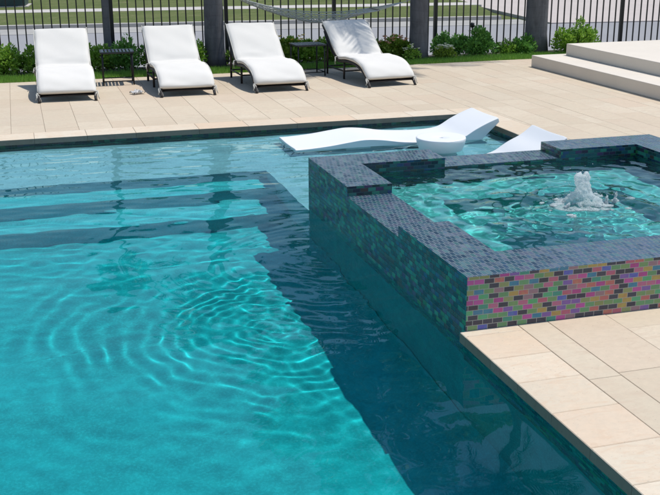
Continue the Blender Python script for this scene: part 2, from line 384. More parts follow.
def deck():
    rects = []
    def column(x0, x1, y0, y1, seed):
        r = random.Random(seed); y = y0-r.uniform(0, .3)
        while y < y1:
            ln = r.choice([.61, .61, .46, .61, .305]); a, b = max(y, y0), min(y+ln, y1)
            if y1-b < .16: b = y1; ln = y1-y+.01
            rects.append((x0, a, x1, b))
            y += ln
    # near part, right of the pool coping
    xs = [2.19, 2.348, 2.664, 2.98, 3.14, 3.455, 3.77, 4.085, 4.40, 4.70]
    for i in range(len(xs)-1): column(xs[i], xs[i+1], -1.2, SY0, 100+i)
    x = 4.70; i = 0
    while x < 7.6:
        wd = [.3125, .3125, .156, .3125][i % 4]
        column(x, x+wd, -1.2, yedge(x), 300+i); x += wd; i += 1
    x = -.126-.3125*3; i = 0
    while x < 4.70-.01:
        wd = min(.3125, 4.70-x)
        column(x, x+wd, 9.93 if x+wd > -3.5 else 0, yedge(x), 500+i); x += wd; i += 1
        if 4.70-x < .05: break
    x = -.126-.3125*3; i = 0
    while x > -6.3:
        column(x-.3125, x, 9.93 if x > -3.5 else -1.2, yedge(x), 700+i); x -= .3125; i += 1
    column(AX1+.27, 4.70, SY1, 9.93, 900)
    paver_boxes(rects, 'paving', M['paver'])
    c = []
    y = -1.2; r = random.Random(5)
    while y < SY0: 
        ln = r.uniform(.26, .32); c.append((1.885, y, 2.19, min(SY0, y+ln))); y += ln
    x = PX0
    while x < AX1+.27: 
        ln = r.uniform(.45, .62); c.append((x, 9.63, min(AX1+.27, x+ln), 9.93)); x += ln
    y = SY1
    while y < 9.63:
        ln = r.uniform(.45, .62); c.append((AX1-.03, y, AX1+.27, min(9.63, y+ln))); y += ln
    x = PX0
    while x < 1.885:
        ln = .5; c.append((x, PY0-.27, min(1.885, x+ln), PY0+.03)); x += ln
    y = PY0-.27
    while y < 9.93:
        ln = .5; c.append((PX0-.27, y, PX0+.0, min(9.93, y+ln))); y += ln
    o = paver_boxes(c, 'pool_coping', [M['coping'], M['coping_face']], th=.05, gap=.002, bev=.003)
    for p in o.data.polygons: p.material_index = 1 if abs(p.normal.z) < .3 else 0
deck()

# ------------------------------------------------------------------ pool basin
def pool():
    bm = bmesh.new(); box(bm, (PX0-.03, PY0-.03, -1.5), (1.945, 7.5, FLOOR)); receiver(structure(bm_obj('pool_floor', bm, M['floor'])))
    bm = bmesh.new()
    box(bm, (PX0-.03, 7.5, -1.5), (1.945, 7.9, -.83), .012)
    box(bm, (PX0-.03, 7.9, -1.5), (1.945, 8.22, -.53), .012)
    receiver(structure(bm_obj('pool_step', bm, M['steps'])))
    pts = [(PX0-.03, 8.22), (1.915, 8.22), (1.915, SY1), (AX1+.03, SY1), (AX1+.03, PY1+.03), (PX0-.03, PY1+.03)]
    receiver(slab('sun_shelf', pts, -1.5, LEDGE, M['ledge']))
    # walls: plaster below, a band of mosaic at the waterline
    def wall(name, a, b, mat): 
        bm = bmesh.new(); box(bm, a, b); return receiver(structure(bm_obj(name, bm, mat)))
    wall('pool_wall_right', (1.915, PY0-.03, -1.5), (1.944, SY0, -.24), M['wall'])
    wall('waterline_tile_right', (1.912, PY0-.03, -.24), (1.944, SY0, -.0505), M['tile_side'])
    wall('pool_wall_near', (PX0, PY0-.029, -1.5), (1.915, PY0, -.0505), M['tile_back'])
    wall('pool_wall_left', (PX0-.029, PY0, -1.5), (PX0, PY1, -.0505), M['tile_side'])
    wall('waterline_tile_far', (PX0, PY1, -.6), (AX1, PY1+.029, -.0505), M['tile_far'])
    wall('waterline_tile_alcove', (AX1, SY1, -.6), (AX1+.029, PY1, -.0505), M['tile_side'])
pool()
def cove():
    r_ = .26; n = 10; V = []; F = []
    for y in (PY0, 7.5):
        for i in range(n+1):
            a = i/n*math.pi/2; V.append((1.914-r_+r_*math.sin(a), y, FLOOR+r_-r_*math.cos(a)-.002))
        V.append((1.914, y, FLOOR-.01)); 
    m_ = n+2
    for i in range(n): F.append((i, i+1, m_+i+1, m_+i))
    o = mesh_obj('pool_floor_cove', V, F, M['floor'], smooth=True); structure(receiver(o))
cove()

# ------------------------------------------------------------------ raised spa
WY0, WY1 = 5.06, 5.98; WX0, WX1 = 2.835, 3.755; WEIR = .206
def spa():
    t = tag(empty('raised_spa', ((SX0+SX1)/2, (SY0+SY1)/2, 0)), 'square raised spa clad in small iridescent glass tiles with two spillway notches', 'spa')
    c = t.location
    def part(name, boxes, mats, rule, bev=.0):
        bm = bmesh.new()
        for a, b in boxes: box(bm, tuple(a[i]-c[i] for i in range(3)), tuple(b[i]-c[i] for i in range(3)))
        o = bm_obj(name, bm, mats, t)
        for p in o.data.polygons: p.material_index = rule(p)
        return receiver(o)
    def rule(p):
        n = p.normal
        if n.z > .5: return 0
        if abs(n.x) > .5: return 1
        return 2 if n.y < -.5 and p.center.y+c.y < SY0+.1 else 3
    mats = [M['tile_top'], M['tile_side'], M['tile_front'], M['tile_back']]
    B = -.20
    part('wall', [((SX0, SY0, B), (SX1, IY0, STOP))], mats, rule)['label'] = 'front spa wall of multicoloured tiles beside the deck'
    part('wall', [((SX0, IY0, B), (IX0, WY0, STOP)), ((SX0, WY0, B), (IX0, WY1, WEIR)), ((SX0, WY1, B), (IX0, SY1, STOP))], mats, rule)['label'] = 'spa wall with tiles that look dark green and lowered spillway over the pool'
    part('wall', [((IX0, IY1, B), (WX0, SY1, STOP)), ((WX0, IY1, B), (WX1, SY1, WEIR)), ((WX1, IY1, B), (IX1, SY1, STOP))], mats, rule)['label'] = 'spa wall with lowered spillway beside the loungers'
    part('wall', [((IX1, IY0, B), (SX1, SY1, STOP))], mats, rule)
    part('basin', [((IX0-.05, IY0-.05, -.95), (IX1+.05, IY1+.05, -.52))], [M['basin']], lambda p: 0)
    P_ = M['wall']; PB = -.2004
    part('wall_base', [((SX0+.003, SY0+.003, -1.45), (SX1, IY0, PB)), ((SX0+.003, IY0, -1.45), (IX0-.003, SY1-.003, PB)), ((IX0-.003, IY1+.003, -1.45), (SX1, SY1-.003, PB)), ((IX1+.003, IY0, -1.45), (SX1, IY1+.003, PB))], [P_], lambda p: 0)
    bw = .42
    part('bench', [((IX0, IY0, -.8), (IX1, IY0+bw, -.22)), ((IX0, IY1-bw, -.8), (IX1, IY1, -.22)), ((IX0, IY0+bw, -.8), (IX0+bw, IY1-bw, -.2201)), ((IX1-bw, IY0+bw, -.8), (IX1, IY1-bw, -.2201))], [M['basin']], lambda p: 0)
    bm = bmesh.new(); lathe(bm, [(.07, -.52), (.07, -.50), (.05, -.485), (.012, -.485)], 24, Matrix.Translation((3.24-c[0], 5.40-c[1], 0))); bm_obj('drain_jet', bm, M['white'], t)
spa()

# ------------------------------------------------------------------ water
rs = np.random.RandomState(3)
def spectrum(n, l0, l1, slope, dirmean=None, spread=math.pi, seed=0):
    r = np.random.RandomState(seed); L_ = np.exp(r.uniform(math.log(l0), math.log(l1), n)); k = 2*np.pi/L_
    th = r.uniform(-spread, spread, n)+(dirmean or 0); ph = r.uniform(0, 2*np.pi, n); A = slope/k*math.sqrt(2/n)
    return k*np.cos(th), k*np.sin(th), ph, A
def ev(sp, x, y):
    z = np.zeros_like(x)
    for a, b, p, A in zip(*sp): z += A*np.sin(a*x+b*y+p)
    return z
warp1 = spectrum(7, .5, 1.6, .55, seed=11); warp2 = spectrum(7, .35, 1.1, .45, seed=12)
warp3 = spectrum(9, .16, .4, .9, seed=13); warp4 = spectrum(9, .16, .4, .9, seed=14)
swell = spectrum(18, .5, 1.7, .010, seed=21); small = spectrum(26, .13, .42, .012, dirmean=.4, spread=1.6, seed=22); streak = spectrum(22, .09, .34, .030, dirmean=1.5, spread=.5, seed=23)
mid_ = spectrum(24, .22, .6, .012, seed=27)
fine = spectrum(30, .06, .15, .020, seed=24)
def pool_h(x, y):
    xw = x+.42*ev(warp1, x, y)+.10*ev(warp3, x, y); yw = y+.42*ev(warp2, x, y)+.10*ev(warp4, x, y)
    z = ev(swell, x, y)
    d0 = np.maximum(0., np.hypot(np.maximum(0, 1.9-x), np.maximum(0, np.maximum(WY0-y, y-WY1))))   # distance to spillway
    near = np.exp(-(d0/1.5)**2)
    tot = np.zeros_like(x)
    for cx_, cy_, a_, ph_ in [(1.62, 5.60, 1., 0.), (1.74, 5.95, .42, 1.9), (1.86, 6.2, .2, .7), (1.76, 5.2, .30, 4.)]:
        r_ = np.hypot(xw-cx_, yw-cy_)
        az_ = np.arctan2(yw-cy_, xw-cx_)
        l0, gr = .050, 1.5
        q = 2*np.pi*np.log(1+gr*r_)/(gr*l0)            # wavelength grows with distance from the fall
        lam = l0*(1+gr*r_); A = a_*3.3*(lam/(2*np.pi))**2*(.45+.55*np.clip(r_/.5, 0, 1))*(.62+.38*np.sin(2.3*az_+1.1)*np.sin(3.1*r_+cx_*7+1.7*az_))
        env = np.exp(-(r_/1.62)**4)*(.35+.65*np.clip(r_/.3, 0, 1))*(1/(1+1.15*r_))*(1/(1+np.exp(-(y-4.25)/.28)))
        tot += A*env*np.sin(q+ph_+.7*np.sin(3*az_+cx_*9)+.45*np.sin(6*az_+cy_*5))
    z += tot
    z += ev(small, x, y)*(.12+.95*near+.7*np.exp(-((y-7.2)/.9)**2)+.35*np.clip((x-.9)/.6, 0, 1))
    z += ev(mid_, x, y)*(.28+.75*near)
    z += ev(fine, x, y)*(.7*np.exp(-(d0/.6)**2)+.07)
    far = 1/(1+np.exp(-(y-6.9)/.5))
    z += ev(streak, x, y)*(.12+.75*far)
    return WATER+z
chop = spectrum(46, .10, .42, .085, seed=31); chopf = spectrum(40, .05, .12, .050, seed=32)
def spa_h(x, y):
    r_ = np.hypot(x-3.24, y-5.40)
    z = ev(chop, x, y)*(.55+.6*np.exp(-(r_/.7)**2)); z += ev(chopf, x, y)*(.45+1.1*np.exp(-(r_/.45)**2))
    rw = r_+.03*np.sin(3*np.arctan2(y-5.4, x-3.24)+1)
    z += .009*np.sin(2*np.pi*rw/.17)*np.exp(-rw/.45)+.035*np.exp(-(r_/.10)**2)
    return SPAW+np.clip(z, -.05, .09)
def axis(segs):
    out = [segs[0][0]]
    for a, b, s_ in segs:
        n = max(1, int(round((b-a)/s_))); out += [a+(b-a)*(i+1)/n for i in range(n)]
    return np.array(out)
def water(name, X, Y, hf, zb, mask, mat):
    gx, gy = np.meshgrid(X, Y); z = hf(gx, gy); ny, nx = gx.shape
    top = np.stack([gx, gy, z], -1).reshape(-1, 3); idx = np.arange(nx*ny).reshape(ny, nx)
    cxm = (gx[:-1, :-1]+gx[1:, 1:])/2; cym = (gy[:-1, :-1]+gy[1:, 1:])/2; mk = mask(cxm, cym)
    F = np.stack([idx[:-1, :-1], idx[:-1, 1:], idx[1:, 1:], idx[1:, :-1]], -1)[mk]
    E = np.concatenate([F[:, [0, 1]], F[:, [1, 2]], F[:, [2, 3]], F[:, [3, 0]]])
    key = E[:, 0].astype(np.int64)*(nx*ny)+E[:, 1]; rev = E[:, 1].astype(np.int64)*(nx*ny)+E[:, 0]
    B = E[~np.isin(key, rev)]
    used = np.unique(F); remap = -np.ones(nx*ny, int); remap[used] = np.arange(len(used)); V = top[used]; F = remap[F]; B = remap[B]
    bv = np.unique(B); bmap = {int(v): len(V)+i for i, v in enumerate(bv)}; low = V[bv].copy(); low[:, 2] = zb
    V = np.concatenate([V, low]); faces = F.tolist(); nt_ = len(faces)
    for a, b in B.tolist(): faces.append((b, a, bmap[a], bmap[b]))
    nxt = {b: a for a, b in B.tolist()}; s0 = next(iter(nxt)); loop = [s0]; c_ = nxt[s0]
    while c_ != s0: loop.append(c_); c_ = nxt[c_]
    faces.append([bmap[v] for v in loop])
    me = bpy.data.meshes.new(name); me.from_pydata(V.tolist(), [], faces); me.materials.append(mat)
    me.polygons.foreach_set('use_smooth', [i < nt_ for i in range(len(faces))])
    o = link(bpy.data.objects.new(name, me)); o['kind'] = 'structure'; o.cycles.is_caustics_caster = True; return o
water('pool_water', axis([(PX0-.012, -.9, .06), (-.9, -.3, .014), (-.3, 1.927, .0085), (1.927, AX1+.012, .011)]), axis([(PY0-.012, 2.4, .05), (2.4, 3.8, .014), (3.8, 6.902, .0085), (6.902, PY1+.012, .010)]), pool_h, -1.3,
      lambda x, y: (x < 1.926) | (y > 6.90), M['water'])
water('spa_water', axis([(IX0-.01, IX1+.01, .0095)]), axis([(IY0-.01, IY1+.01, .0095)]), spa_h, -.85, lambda x, y: x > 0, M['spawater'])

def fountain():
    bm = bmesh.new(); r = random.Random(4)
    t = (3.24, 5.40, SPAW)
    def blob(x, y, z, rx, rz, sub=3, am=.3, sd_=0):
        q = bmesh.ops.create_icosphere(bm, subdivisions=sub, radius=1.); rr = random.Random(sd_)
        f = [(Vector((rr.gauss(0, 1), rr.gauss(0, 1), rr.gauss(0, 1)))*2.6, rr.uniform(0, 6)) for _ in range(7)]
        for v in q['verts']:
            d = sum(math.sin(a.dot(v.co)+p) for a, p in f)/7
            s_ = 1+am*d*2; v.co = Vector((x+v.co.x*rx*s_, y+v.co.y*rx*s_, z+v.co.z*rz*s_))
    # one ragged column of froth with two crests, spreading at its foot
    N_, K_ = 64, 72; rr = random.Random(11)
    oc = [(Vector((rr.gauss(0, 1), rr.gauss(0, 1), rr.gauss(0, 1))).normalized()*f_, rr.uniform(0, 6.28), a_) for f_, a_, m_ in ((28, .30, 5), (60, .22, 8), (120, .15, 10), (230, .10, 12)) for _ in range(m_)]
    def nz(p): return sum(a_*math.sin(k_.dot(p)+ph_) for k_, ph_, a_ in oc)
    rings = []
    for i in range(K_):
        z = .215*i/(K_-1); q = z/.215; rb = .043+.13*math.exp(-z/.020)+.034*math.exp(-((z-.03)/.05)**2)
        if q > .86: rb *= math.sqrt(max(0.02, 1-((q-.86)/.14)**2))
        ring = []
        for k in range(N_):
            a = 2*math.pi*k/N_; p = Vector((rb*math.cos(a), rb*math.sin(a)*.9, z)); h_ = 1+.27*nz(p)*(1. if z > .01 else .4)
            split = .5+.5*abs(math.cos(a)) if q > .70 else 1.
            zz = z*(1 if q < .7 else 1-.12*(1-abs(math.cos(a-.3)))*(q-.7)/.3)+.006*nz(p*1.3)*(q > .1)
            ring.append(bm.verts.new((p.x*h_*(.9+.1*split)+.03*max(0, q-.75)*(1 if math.cos(a) > 0 else -1), p.y*h_*split, zz-.004)))
        rings.append(ring)
    for i in range(K_-1):
        for k in range(N_): bm.faces.new((rings[i][k], rings[i][(k+1) % N_], rings[i+1][(k+1) % N_], rings[i+1][k]))
    bm.faces.new(rings[-1])
    for x_, y_, h_ in ((.14, -.05, .06), (.20, -.05, .075), (-.13, -.05, .03)):
        for k in range(14): blob(x_+r.gauss(0, .005)+.014*k/14, y_+r.gauss(0, .003), h_*k/14, .010*(1-k/17), .010, 2, .6, 400+k)
    for k in range(60):
        a = r.uniform(0, 6.28); d = .08+abs(r.gauss(0, .08)); blob(d*math.cos(a)*1.4, d*math.sin(a), r.uniform(-.003, .006), r.uniform(.008, .026), r.uniform(.003, .007), 2, .6, 200+k)
    for k in range(260):
        a = r.uniform(0, 6.28); d = abs(r.gauss(0, .11)); z = max(0, r.gauss(.08, .07))*(1 if d < .1 else .4); s_ = r.uniform(.001, .003); blob(d*math.cos(a)*1.3, d*math.sin(a), z, s_, s_, 1, 0, k)
    o = bm_obj('water_jet', bm, M['foam'], None, True); o.location = t
    tag(o, 'white frothing jet of water bubbling up in the middle of the spa', 'fountain')
fountain()

# ------------------------------------------------------------------ raised platform
def platform():
    t = tag(empty('stepped_platform', (7.2, 8, 0)), 'pale two tier stone platform rising from the deck by the fence', 'platform')
    def tier(name, a, b, bev):
        bm = bmesh.new(); box(bm, (a[0]-7.2, a[1]-8, a[2]), (b[0]-7.2, b[1]-8, b[2]), bev); bm_obj(name, bm, M['step'], t)
    tier('step', (6.735, 5.5, .001), (13.4, 12.76, .155), .006)
    tier('landing', (7.18, 5.95, .156), (13.4, 12.62, .31), .006)
platform()

# ------------------------------------------------------------------ sun chaises on the deck
def catmull(P, n):
    out = []
    for i in range(len(P)-1):
        p0 = P[max(i-1, 0)]; p1 = P[i]; p2 = P[i+1]; p3 = P[min(i+2, len(P)-1)]
        for k in range(n):
            t = k/n; out.append(tuple(.5*((2*p1[j])+(-p0[j]+p2[j])*t+(2*p0[j]-5*p1[j]+4*p2[j]-p3[j])*t*t+(-p0[j]+3*p1[j]-3*p2[j]+p3[j])*t**3) for j in range(len(p1))))
    out.append(tuple(P[-1])); return out
CH = [(.02, .085), (.07, .135), (.18, .20), (.34, .245), (.52, .262), (.70, .258), (.84, .244), (.93, .246), (1.00, .285), (1.12, .38), (1.28, .51), (1.42, .618), (1.455, .645)]
def cushion_bm(w_, seed):
    prof = catmull(CH, 5); r = random.Random(seed); bm = bmesh.new(); th = .046; nW = 16
    tops = []
    for i, (y, z) in enumerate(prof):
        a = prof[max(i-1, 0)]; b = prof[min(i+1, len(prof)-1)]; tx, tz = b[0]-a[0], b[1]-a[1]; l_ = math.hypot(tx, tz); nx_, nz_ = -tz/l_, tx/l_
        tops.append((y, z, nx_, nz_))
    n = len(tops); rings = []
    for i, (y, z, ny_, nz_) in enumerate(tops):
        e = min(i, n-1-i)/3.; ez = min(1, .6+.4*math.sqrt(min(1, e)))
        ring = []
        cross = []
        for k in range(nW+1):
            u = -1+2*k/nW; edge = (1-abs(u)**22)*.3+.7
            cross.append((u*w_/2, th*ez*edge))
        for k in range(nW, -1, -1):
            u = -1+2*k/nW; cross.append((u*w_/2*.995, 0.))
        for k, (x, o_) in enumerate(cross):
            wr = (.004*math.sin(x*9+i*.23+seed)+.003*math.sin(i*.7+seed*2+x*4)+.0025*math.sin(x*21+seed*3)*math.sin(i*.9+seed)+.006*math.exp(-((y-1.02-.03*math.sin(seed))/.02)**2)*math.sin(x*13+seed)) if k <= nW else 0
            # crease where the back meets the seat
            cr = -.012*math.exp(-((y-.98)/.035)**2) if k <= nW else 0
            oo = o_+wr*ez+cr
            ring.append(bm.verts.new((x+.004*math.sin(i*.5+seed), y+ny_*oo, z+nz_*oo)))
        rings.append(ring)
    m_ = len(rings[0])
    for i in range(n-1):
        for k in range(m_): bm.faces.new((rings[i][k], rings[i][(k+1) % m_], rings[i+1][(k+1) % m_], rings[i+1][k]))
    bm.faces.new(rings[0][::-1]); bm.faces.new(rings[-1])
    bmesh.ops.recalc_face_normals(bm, faces=bm.faces); return bm
def make_chaise():
    t = empty('chaise_lounge', (0, 0, 0)); W = .625
    cu = bm_obj('cushion', cushion_bm(W, 1), M['cushion'], t, True)
    bm = bmesh.new(); pp = catmull(CH, 4)
    for s_ in (-1, 1): tube(bm, [(s_*(W/2+.002), y-.010*(y > .9), z+.030) for y, z in pp], .0045, 6)
    tube(bm, [(-W/2, pp[0][0]-.006, pp[0][1]+.012), (W/2, pp[0][0]-.006, pp[0][1]+.012)], .0045, 6)
    bm_obj('piping', bm, M['tie'], cu, True)
    # wicker deck with rounded side rails following the wave
    prof = catmull(CH, 4); fr = [(y+.0, z-.022) for y, z in prof]
    bm = bmesh.new()
    for s_ in (-1, 1):
        tube(bm, [(s_*(W/2-.012), y, z-.004) for y, z in fr], .017, 8)
    for (y, z) in fr[::2]: tube(bm, [(-W/2+.02, y, z), (W/2-.02, y, z)], .008, 5)
    bm_obj('seat_frame', bm, M['frame'], t, True)
    bm = bmesh.new(); V = []
    ring = [[bm.verts.new((x, y, z+.004)) for x in (-W/2+.02, W/2-.02)] for y, z in fr]
    for i in range(len(ring)-1): bm.faces.new((ring[i][0], ring[i][1], ring[i+1][1], ring[i+1][0]))
    bmesh.ops.solidify(bm, geom=bm.faces[:], thickness=.006)
    bm_obj('sling', bm, M['frame'], t)
    for s_ in (-1, 1):
        bm = bmesh.new(); tube(bm, [(s_*(W/2-.012), .02, .09), (s_*(W/2-.008), .0, .05), (s_*(W/2-.008), -.03, .018), (s_*(W/2-.008), -.04, .0)], [.017, .017, .016, .018], 8); bm_obj('leg', bm, M['frame'], t, True)
    for y, ztop in ((.78, .235), (1.34, .52)):
        for s_ in (-1, 1):
            bm = bmesh.new(); tube(bm, [(s_*(W/2-.03), y, ztop), (s_*(W/2-.03), y+.01, 0)], [.014, .014], 8); bm_obj('leg', bm, M['frame'], t, True)
    bm = bmesh.new()
    for y in (.78, 1.34): tube(bm, [(-W/2+.03, y+.008, .10), (W/2-.03, y+.008, .10)], .010, 6)
    for s_ in (-1, 1): tube(bm, [(s_*(W/2-.03), .79, .10), (s_*(W/2-.03), 1.35, .10)], .010, 6)
    bm_obj('stretcher', bm, M['frame'], t, True)
    for s_ in (-1, 1):
        bm = bmesh.new(); tube(bm, [(s_*(W/2-.006), .86, .215), (s_*(W/2-.006), 1.10, .30), (s_*(W/2-.010), 1.30, .43), (s_*(W/2-.018), 1.42, .54)], [.013, .016, .015, .012], 8); bm_obj('back_support', bm, M['frame'], t, True)
    for s_ in (-1, 1):
        bm = bmesh.new()
        for j, (dx, dz, ln) in enumerate([(.0, 0, .10), (.02, .01, .085), (-.015, -.004, .07)]):
            x = s_*(W/2+.002); tube(bm, [(x, .03, .10), (x+s_*.012+dx*.3, .012, .095+dz), (x+dx, -.01, .10-ln*.6), (x+dx*1.6, -.012, .10-ln)], .0055, 5)
        lathe(bm, [(.006, -.01), (.013, 0), (.006, .01)], 8, Matrix.Translation((s_*(W/2+.008), .02, .097)))
        bm_obj('tie', bm, M['tie'], t, True)
    for s_ in (-1,):
        bm = bmesh.new(); x = s_*(W/2+.014)
        tube(bm, [(x+.01, .93, .27), (x-.012, .95, .262), (x-.02, .93, .24), (x-.026, .90, .215)], .0055, 5); tube(bm, [(x, .94, .265), (x-.01, .96, .22), (x-.008, .955, .17)], .0055, 5)
        bm_obj('tie', bm, M['tie'], t, True)
    return t
def children(o): return [c for c in bpy.data.objects if c.parent == o]
def copy_tree(o, parent=None):
    c = o.copy(); COL.objects.link(c); c.parent = parent
    for ch in children(o): copy_tree(ch, c)
    return c
proto = make_chaise()
chl = [(.487, 11.70, -1.4, 'white cushioned chaise lounge left of the slatted table with the slender trunk behind'),
       (1.825, 11.68, 0., 'white cushioned chaise lounge between the crumpled napkin and the thick grey palm trunk'),
       (2.92, 11.66, 1.6, 'white cushioned chaise lounge under the open end of the hammock, right of the palm trunk'),
       (4.29, 11.66, 5.5, 'white cushioned chaise lounge with dappled tree shade on its raised back')]
seeds = [1, 4, 9, 14]
for i, (x, y, a, lb) in enumerate(chl):
    o = proto if i == 0 else copy_tree(proto)
    if i:
        for ch in children(o):
            if ch.name.startswith('cushion'):
                tmp = bm_obj('tmp', cushion_bm(.625, seeds[i]), M['cushion'], None, True); ch.data = tmp.data; bpy.data.objects.remove(tmp)
    o.location = (x, y, 0); o.rotation_euler.z = R(a); tag(o, lb, 'chaise lounge', 'cushioned chaise lounges in a row on the deck')

# ------------------------------------------------------------------ slatted side tables
def make_table():
    t = empty('side_table', (0, 0, 0)); W, D, H = .385, .34, .405
    bm = bmesh.new()
    n = 9
    for i in range(n):
        x = -W/2+.02+(W-.04)*i/(n-1); box(bm, (x-.014, -D/2+.012, H-.010), (x+.014, D/2-.012, H), .002)
    bm_obj('table_top', bm, M['steelblue'], t)
    bm = bmesh.new()
    for y in (-D/2, D/2): box(bm, (-W/2, y-.012, H-.022), (W/2, y+.012, H-.002), .003)
    for x in (-W/2, W/2): box(bm, (x-.012, -D/2+.0125, H-.022), (x+.012, D/2-.0125, H-.002), .003)
    bm_obj('top_frame', bm, M['black'], t)
    for sx in (-1, 1):
        for sy in (-1, 1):
            bm = bmesh.new(); tube(bm, [(sx*(W/2-.016), sy*(D/2-.016), H-.02), (sx*(W/2-.012), sy*(D/2-.01), 0)], .0095, 6); bm_obj('leg', bm, M['black'], t, True)
    bm = bmesh.new()
    for sy in (-1, 1): tube(bm, [(-W/2+.013, sy*(D/2-.011), .05), (W/2-.013, sy*(D/2-.011), .05)], .007, 6)
    for sx in (-1, 1): tube(bm, [(sx*(W/2-.013), -D/2+.011, .05), (sx*(W/2-.013), D/2-.011, .05)], .007, 6)
    bm_obj('stretcher', bm, M['black'], t, True)
    return t
tb = make_table(); tb.location = (1.165, 12.93, 0); tb.rotation_euler.z = R(-3)
tag(tb, 'dark slatted metal side table in front of the slender tree trunk and leafy bush', 'side table', 'slatted side tables between the chaises')
tb2 = copy_tree(tb); tb2.location = (3.60, 12.93, 0); tb2.rotation_euler.z = R(3)
tag(tb2, 'dark slatted metal side table below the hammock, in front of the yellow lilies', 'side table')

def napkin():
    bm = bmesh.new(); r = random.Random(2); n = 9
    g = [[bm.verts.new(((i/(n-1)-.5)*.15, (j/(n-1)-.5)*.12, .008+.055*abs(math.sin(i*1.3+j*.9))*r.uniform(.4, 1)*(1-abs(i/(n-1)-.5)))) for j in range(n)] for i in range(n)]
    for i in range(n-1):
        for j in range(n-1): bm.faces.new((g[i][j], g[i+1][j], g[i+1][j+1], g[i][j+1]))
    bmesh.ops.solidify(bm, geom=bm.faces[:], thickness=.0012)
    o = bm_obj('paper_napkin', bm, M['paper'], None, True); o.location = (1.29, 12.0, .001); o.rotation_euler.z = .4
    tag(o, 'crumpled white paper napkin lying on the pavers between two chaises', 'napkin')
napkin()

# ------------------------------------------------------------------ in-pool loungers and bowl table
def shelf_lounger(name, x0, y0, zoff, label, bk=0.):
    t = empty(name, (x0, y0, 0)); Wd = .62
    top = catmull([(0, -.053), (.12, -.050), (.32, -.036), (.52, -.012), (.66, .0), (.82, -.012), (1.0, -.040), (1.18, -.054), (1.36, -.060), (1.50, -.056), (1.62, -.035), (1.74, .03), (1.86, .085), (1.97+bk, .125+zoff)], 5)
    bot = catmull([(0, -.125), (.12, -.125), (.32, -.115), (.52, -.085), (.66, -.075), (.82, -.09), (1.0, -.15), (1.18, -.225), (1.36, -.247), (1.50, -.247), (1.62, -.22), (1.74, -.14), (1.86, -.03), (1.985+bk, .085+zoff)], 5)
    if zoff > 0: top = [(x, z-.05*max(0, 1-abs(x-1.25)/.42)) for x, z in top]
    bm = bmesh.new(); rows = []; n = len(top); NW = 12
    for i in range(n):
        e = 1.0
        ring = []
        for k in range(NW+1):
            u = -1+2*k/NW; ed = .008*(abs(u)**14); dish = .010*(1-u*u)*(-1)
            ring.append(bm.verts.new((top[i][0], Wd/2*u*(1-0.0*ed)+Wd/2, top[i][1]-ed+dish+.006)))
        for k in range(NW, -1, -1):
            u = -1+2*k/NW; ring.append(bm.verts.new((bot[i][0], (Wd-.012)/2*u+Wd/2, bot[i][1])))
        rows.append(ring)
    m_ = len(rows[0])
    for i in range(n-1):
        for k in range(m_): bm.faces.new((rows[i][k], rows[i][(k+1) % m_], rows[i+1][(k+1) % m_], rows[i+1][k]))
    bm.faces.new(rows[0][::-1]); bm.faces.new(rows[-1]); bmesh.ops.recalc_face_normals(bm, faces=bm.faces)
    o = bm_obj('shell', bm, M['plastic'], t, True); receiver(o)
    md = o.modifiers.new('edge', 'BEVEL'); md.width = .006; md.segments = 2; md.limit_method = 'ANGLE'; md.angle_limit = R(50)
    o.data.polygons.foreach_set('use_smooth', [True]*len(o.data.polygons))
    md2 = o.modifiers.new('wn', 'WEIGHTED_NORMAL')
    # hidden feet that carry it on the shelf
    for y in (.1, .5):
        bm = bmesh.new(); box(bm, (.50, y, LEDGE+.002), (.74, y+.04, -.088), .004); bm_obj('foot', bm, M['plastic'], t)
    tag(t, label, 'pool lounger', 'moulded loungers standing in the shallow shelf'); return t
shelf_lounger('pool_lounger', 2.29, 8.655, 0., 'white moulded wave lounger lying across the shallow shelf along the far coping')
shelf_lounger('pool_lounger', 2.33, 7.45, .038, 'white moulded lounger of which only the raised back shows behind the spa wall')
def bowl():
    t = empty('bowl_table', (3.56, 8.37, LEDGE+.002))
    z = -LEDGE
    bm = bmesh.new(); lathe(bm, [(.13, 0), (.145, .008), (.14, .03), (.105, .05), (.12, .08), (.155, .12), (.19, .17), (.213, .225), (.222, .262), (.2235, .280), (.221, .286)], 56, cap=False)
    bm.faces.ensure_lookup_table(); o = bm_obj('bowl', bm, M['plastic'], t, True); receiver(o)
    bm = bmesh.new(); lathe(bm, [(.2209, .286), (.216, .2905), (.205, .290), (.10, .284), (.028, .283), (.022, .278), (.020, .24)], 56, cap=False)
    o = bm_obj('table_top', bm, M['plastic'], t, True)
    bm = bmesh.new(); lathe(bm, [(.020, .262), (.012, .264), (.002, .264)], 24); bm_obj('umbrella_hole_cap', bm, M['gutter'], t, True)
    tag(t, 'round white bowl shaped side table standing in the water between the two pool loungers', 'side table')
bowl()

